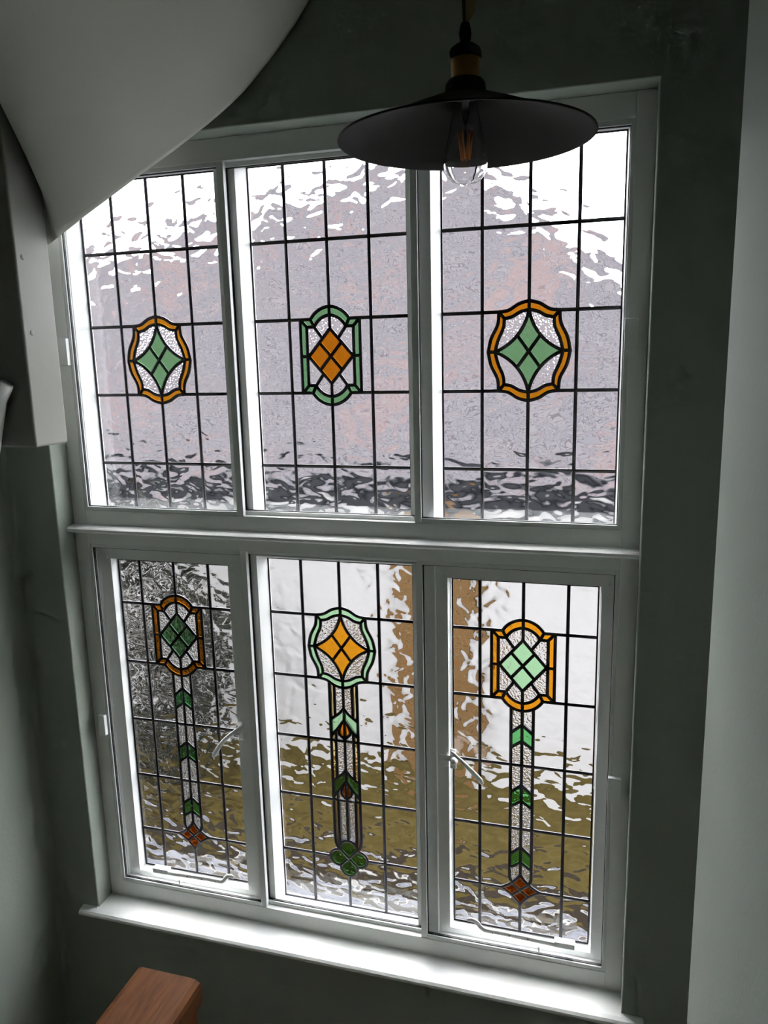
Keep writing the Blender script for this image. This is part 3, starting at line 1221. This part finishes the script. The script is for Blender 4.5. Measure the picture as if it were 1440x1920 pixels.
lathe('lamp_holder', [(0, 1.8640), (.0200, 1.8640), (.0200, 1.8600), (.0195, 1.8360), (.0205, 1.8350), (.0205, 1.8330), (0, 1.8330)], (LX, LY), M['brass'], lamp, 40)
lathe('holder_cap', [(0, 1.8800), (.006, 1.8795), (.014, 1.8770), (.0205, 1.8720), (.0225, 1.8670), (.0225, 1.8600), (.0205, 1.8590), (0, 1.8590)], (LX, LY), M['black'], lamp, 40)
lathe('cord_grip', [(0, 1.9050), (.0055, 1.9045), (.0070, 1.9000), (.0085, 1.8920), (.0082, 1.8880), (.0068, 1.8800), (.0068, 1.8770), (0, 1.8770)], (LX, LY), M['black'], lamp, 20)
bm = bmesh.new()
add_tube(bm, [(LX, LY, 1.90), (LX - .0015, LY, 1.93), (LX + .001, LY, 2.1), (LX, LY, CE)], .003, 10)
finish('cord', bm, M['cord'], lamp, True)
lathe('ceiling_rose', [(0, CE), (.05, CE), (.05, CE - .01), (.04, CE - .025), (.012, CE - .035), (0, CE - .035)], (LX, LY), M['black'], lamp, 32)
bm = bmesh.new()
tp = [(0, 1.905), (.004, 1.905), (.011, 1.913), (.014, 1.925), (.0155, 1.945), (.016, 1.975), (.004, 1.98), (0, 1.975)]
a = [bm.verts.new((LX + .0012 + x, LY - .004 + x * .25, z)) for x, z in tp]
b = [bm.verts.new((LX + .0012 + x, LY - .0025 + x * .25, z)) for x, z in tp]
bm.faces.new(a)
bm.faces.new(b[::-1])
for i in range(len(tp)):
    j = (i + 1) % len(tp)
    bm.faces.new((a[i], b[i], b[j], a[j]))
finish('cord_tape', bm, M['khaki'], lamp)
# squirrel-cage style bulb
bp_ = [(.0130, 1.8300), (.0140, 1.8150), (.0160, 1.8020), (.0205, 1.7800), (.0255, 1.7560), (.0295, 1.7370), (.0312, 1.7250), (.0300, 1.7150),
       (.0255, 1.7060), (.0180, 1.7000), (.0100, 1.6978), (.0050, 1.6970), (.0035, 1.6952), (0, 1.6945)]
bi_ = [(max(0.0, r - .0010), z + (.0010 if z < 1.72 else 0)) for r, z in bp_]
bulb = lathe('light_bulb', bp_ + bi_[::-1], (LX, LY), M['bulb'], lamp, 48, True, True)
bulb['label'] = 'clear teardrop filament bulb'
lathe('bulb_screw', [(0, 1.8330), (.0125, 1.8325), (.0125, 1.8150), (0, 1.8150)], (LX, LY), M['brass'], bulb, 24)
lathe('stem_glass', [(0, 1.815), (.0055, 1.815), (.0050, 1.79), (.0025, 1.776), (0, 1.7750)], (LX, LY), M['bulb'], bulb, 16)
for k in range(6):
    a = k * math.pi / 3 + .3
    tube('filament', [(LX + .0105 * math.cos(a), LY + .0105 * math.sin(a), 1.7665), (LX + .0060 * math.cos(a + .2), LY + .0060 * math.sin(a + .2), 1.7290)], .0011, M['filament'], bulb, 8)
tube('support_wire', [(LX, LY, 1.776), (LX, LY, 1.728)], .0006, M['steel'], bulb, 6)

# ================================================================== outside
GZ = -3.25
tag(box('path', (-18, .3, GZ - .2), (12, 3.55, GZ - .005), M['paving']), 'grey paved path outside below the window', 'path', kind='structure')
tag(box('kerb_edge', (-18, 3.55, GZ - .2), (12, 3.66, GZ + .05), M['kerb']), 'pale concrete kerb beside the path outside', 'kerb', kind='structure')
tag(box('flower_bed', (-18, 3.66, GZ - .2), (12, 4.25, GZ + .01), M['soil']), 'dark soil bed outside along the lawn', 'flower bed', kind='structure')
tag(box('lawn', (-18, 4.25, GZ - .2), (12, 16, GZ), M['grass']), 'olive brown lawn outside in front of the white house', 'lawn', kind='structure')

house = empty('house', (-6, 7.5, GZ))
tag(house, 'white rendered neighbouring house with grey pink tiled roof outside', 'house')
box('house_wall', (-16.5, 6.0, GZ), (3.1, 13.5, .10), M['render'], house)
box('fascia_and_eaves_shadow', (-16.9, 5.72, -.20), (3.35, 5.76, .22), M['eaves_black'], house)  # dark fascia, its black lower part stands in for shadow under the eaves
box('eaves_board', (-16.9, 5.76, -.20), (3.35, 6.0, -.17), M['eaves_black'], house)
bm = bmesh.new()
add_tube(bm, [(-16.9, 5.66, .14), (3.4, 5.66, .14)], .06, 12)
finish('gutter', bm, M['eaves_black'], house, True)
# hipped roof: front slope and two side slopes, closed behind
ap, ap2 = Vector((-1.95, 11.0, 4.67)), Vector((-2.6, 11.3, 4.67))
L0, R0_, L1, R1_ = Vector((-17, 5.70, .20)), Vector((3.40, 5.70, .20)), Vector((-17, 14, .20)), Vector((3.40, 14, .20))


def roof_slope(name, pts):
    bm = bmesh.new()
    n = (pts[1] - pts[0]).cross(pts[2] - pts[0]).normalized() * .06
    a = [bm.verts.new(p) for p in pts]
    b = [bm.verts.new(p - n if n.z > 0 else p + n) for p in pts]
    bm.faces.new(a)
    bm.faces.new(b[::-1])
    for i in range(len(pts)):
        j = (i + 1) % len(pts)
        bm.faces.new((a[i], b[i], b[j], a[j]))
    finish(name, bm, M['roof'], house)


roof_slope('roof_slope', [L0, R0_, ap])
roof_slope('roof_slope', [R0_, R1_, ap])
roof_slope('roof_slope', [L1, L0, ap])
roof_slope('roof_slope', [R1_, L1, ap])
# brick pier against the wall
box('brick_pier', (-1.45, 5.80, GZ), (-.62, 6.0, -.03), M['brick'], house)


def tree(name, label, x, y, z0, h, r, nleaf, seed):
    rnd = random.Random(seed)
    t = empty(name, (x, y, z0))
    tag(t, label, 'tree')
    bm = bmesh.new()
    add_tube(bm, [(x, y, z0), (x + .05, y, z0 + h * .35), (x - .03, y, z0 + h * .7)], .07, 8, [.09, .06, .03])
    for k in range(9):
        a = rnd.uniform(0, 6.28)
        zz = z0 + h * rnd.uniform(.25, .65)
        q = rnd.uniform(.5, .9) * r
        add_tube(bm, [(x, y, zz), (x + math.cos(a) * q * .5, y + math.sin(a) * q * .5, zz + .25), (x + math.cos(a) * q, y + math.sin(a) * q, zz + .6)], .02, 6, [.03, .02, .008])
    finish('trunk', bm, M['bark'], t)
    bm = bmesh.new()
    for k in range(nleaf):
        u = rnd.random()
        zz = z0 + h * (.12 + .88 * u)
        rr = r * math.sin(math.pi * min(1, .18 + .80 * u)) * math.sqrt(rnd.uniform(.15, 1))
        a = rnd.uniform(0, 6.28)
        c = Vector((x + rr * math.cos(a), y + rr * math.sin(a) * .7, zz))
        d = Vector((rnd.uniform(-1, 1), rnd.uniform(-1, 1), rnd.uniform(-.7, .5))).normalized()
        s_ = d.cross(Vector((rnd.uniform(-1, 1), rnd.uniform(-1, 1), rnd.uniform(-1, 1)))).normalized()
        L, w = rnd.uniform(.12, .28), rnd.uniform(.03, .07)
        v = [bm.verts.new(c - d * L / 2), bm.verts.new(c + s_ * w), bm.verts.new(c + d * L / 2), bm.verts.new(c - s_ * w)]
        bm.faces.new(v)
    fo = finish('foliage', bm, M['leaf'], t)
    fo['kind'] = 'stuff'
    return t


tree('tree', 'dark bushy tree blurred behind the lower left casement', -4.1, 4.9, GZ, 3.25, 1.15, 1500, 3)
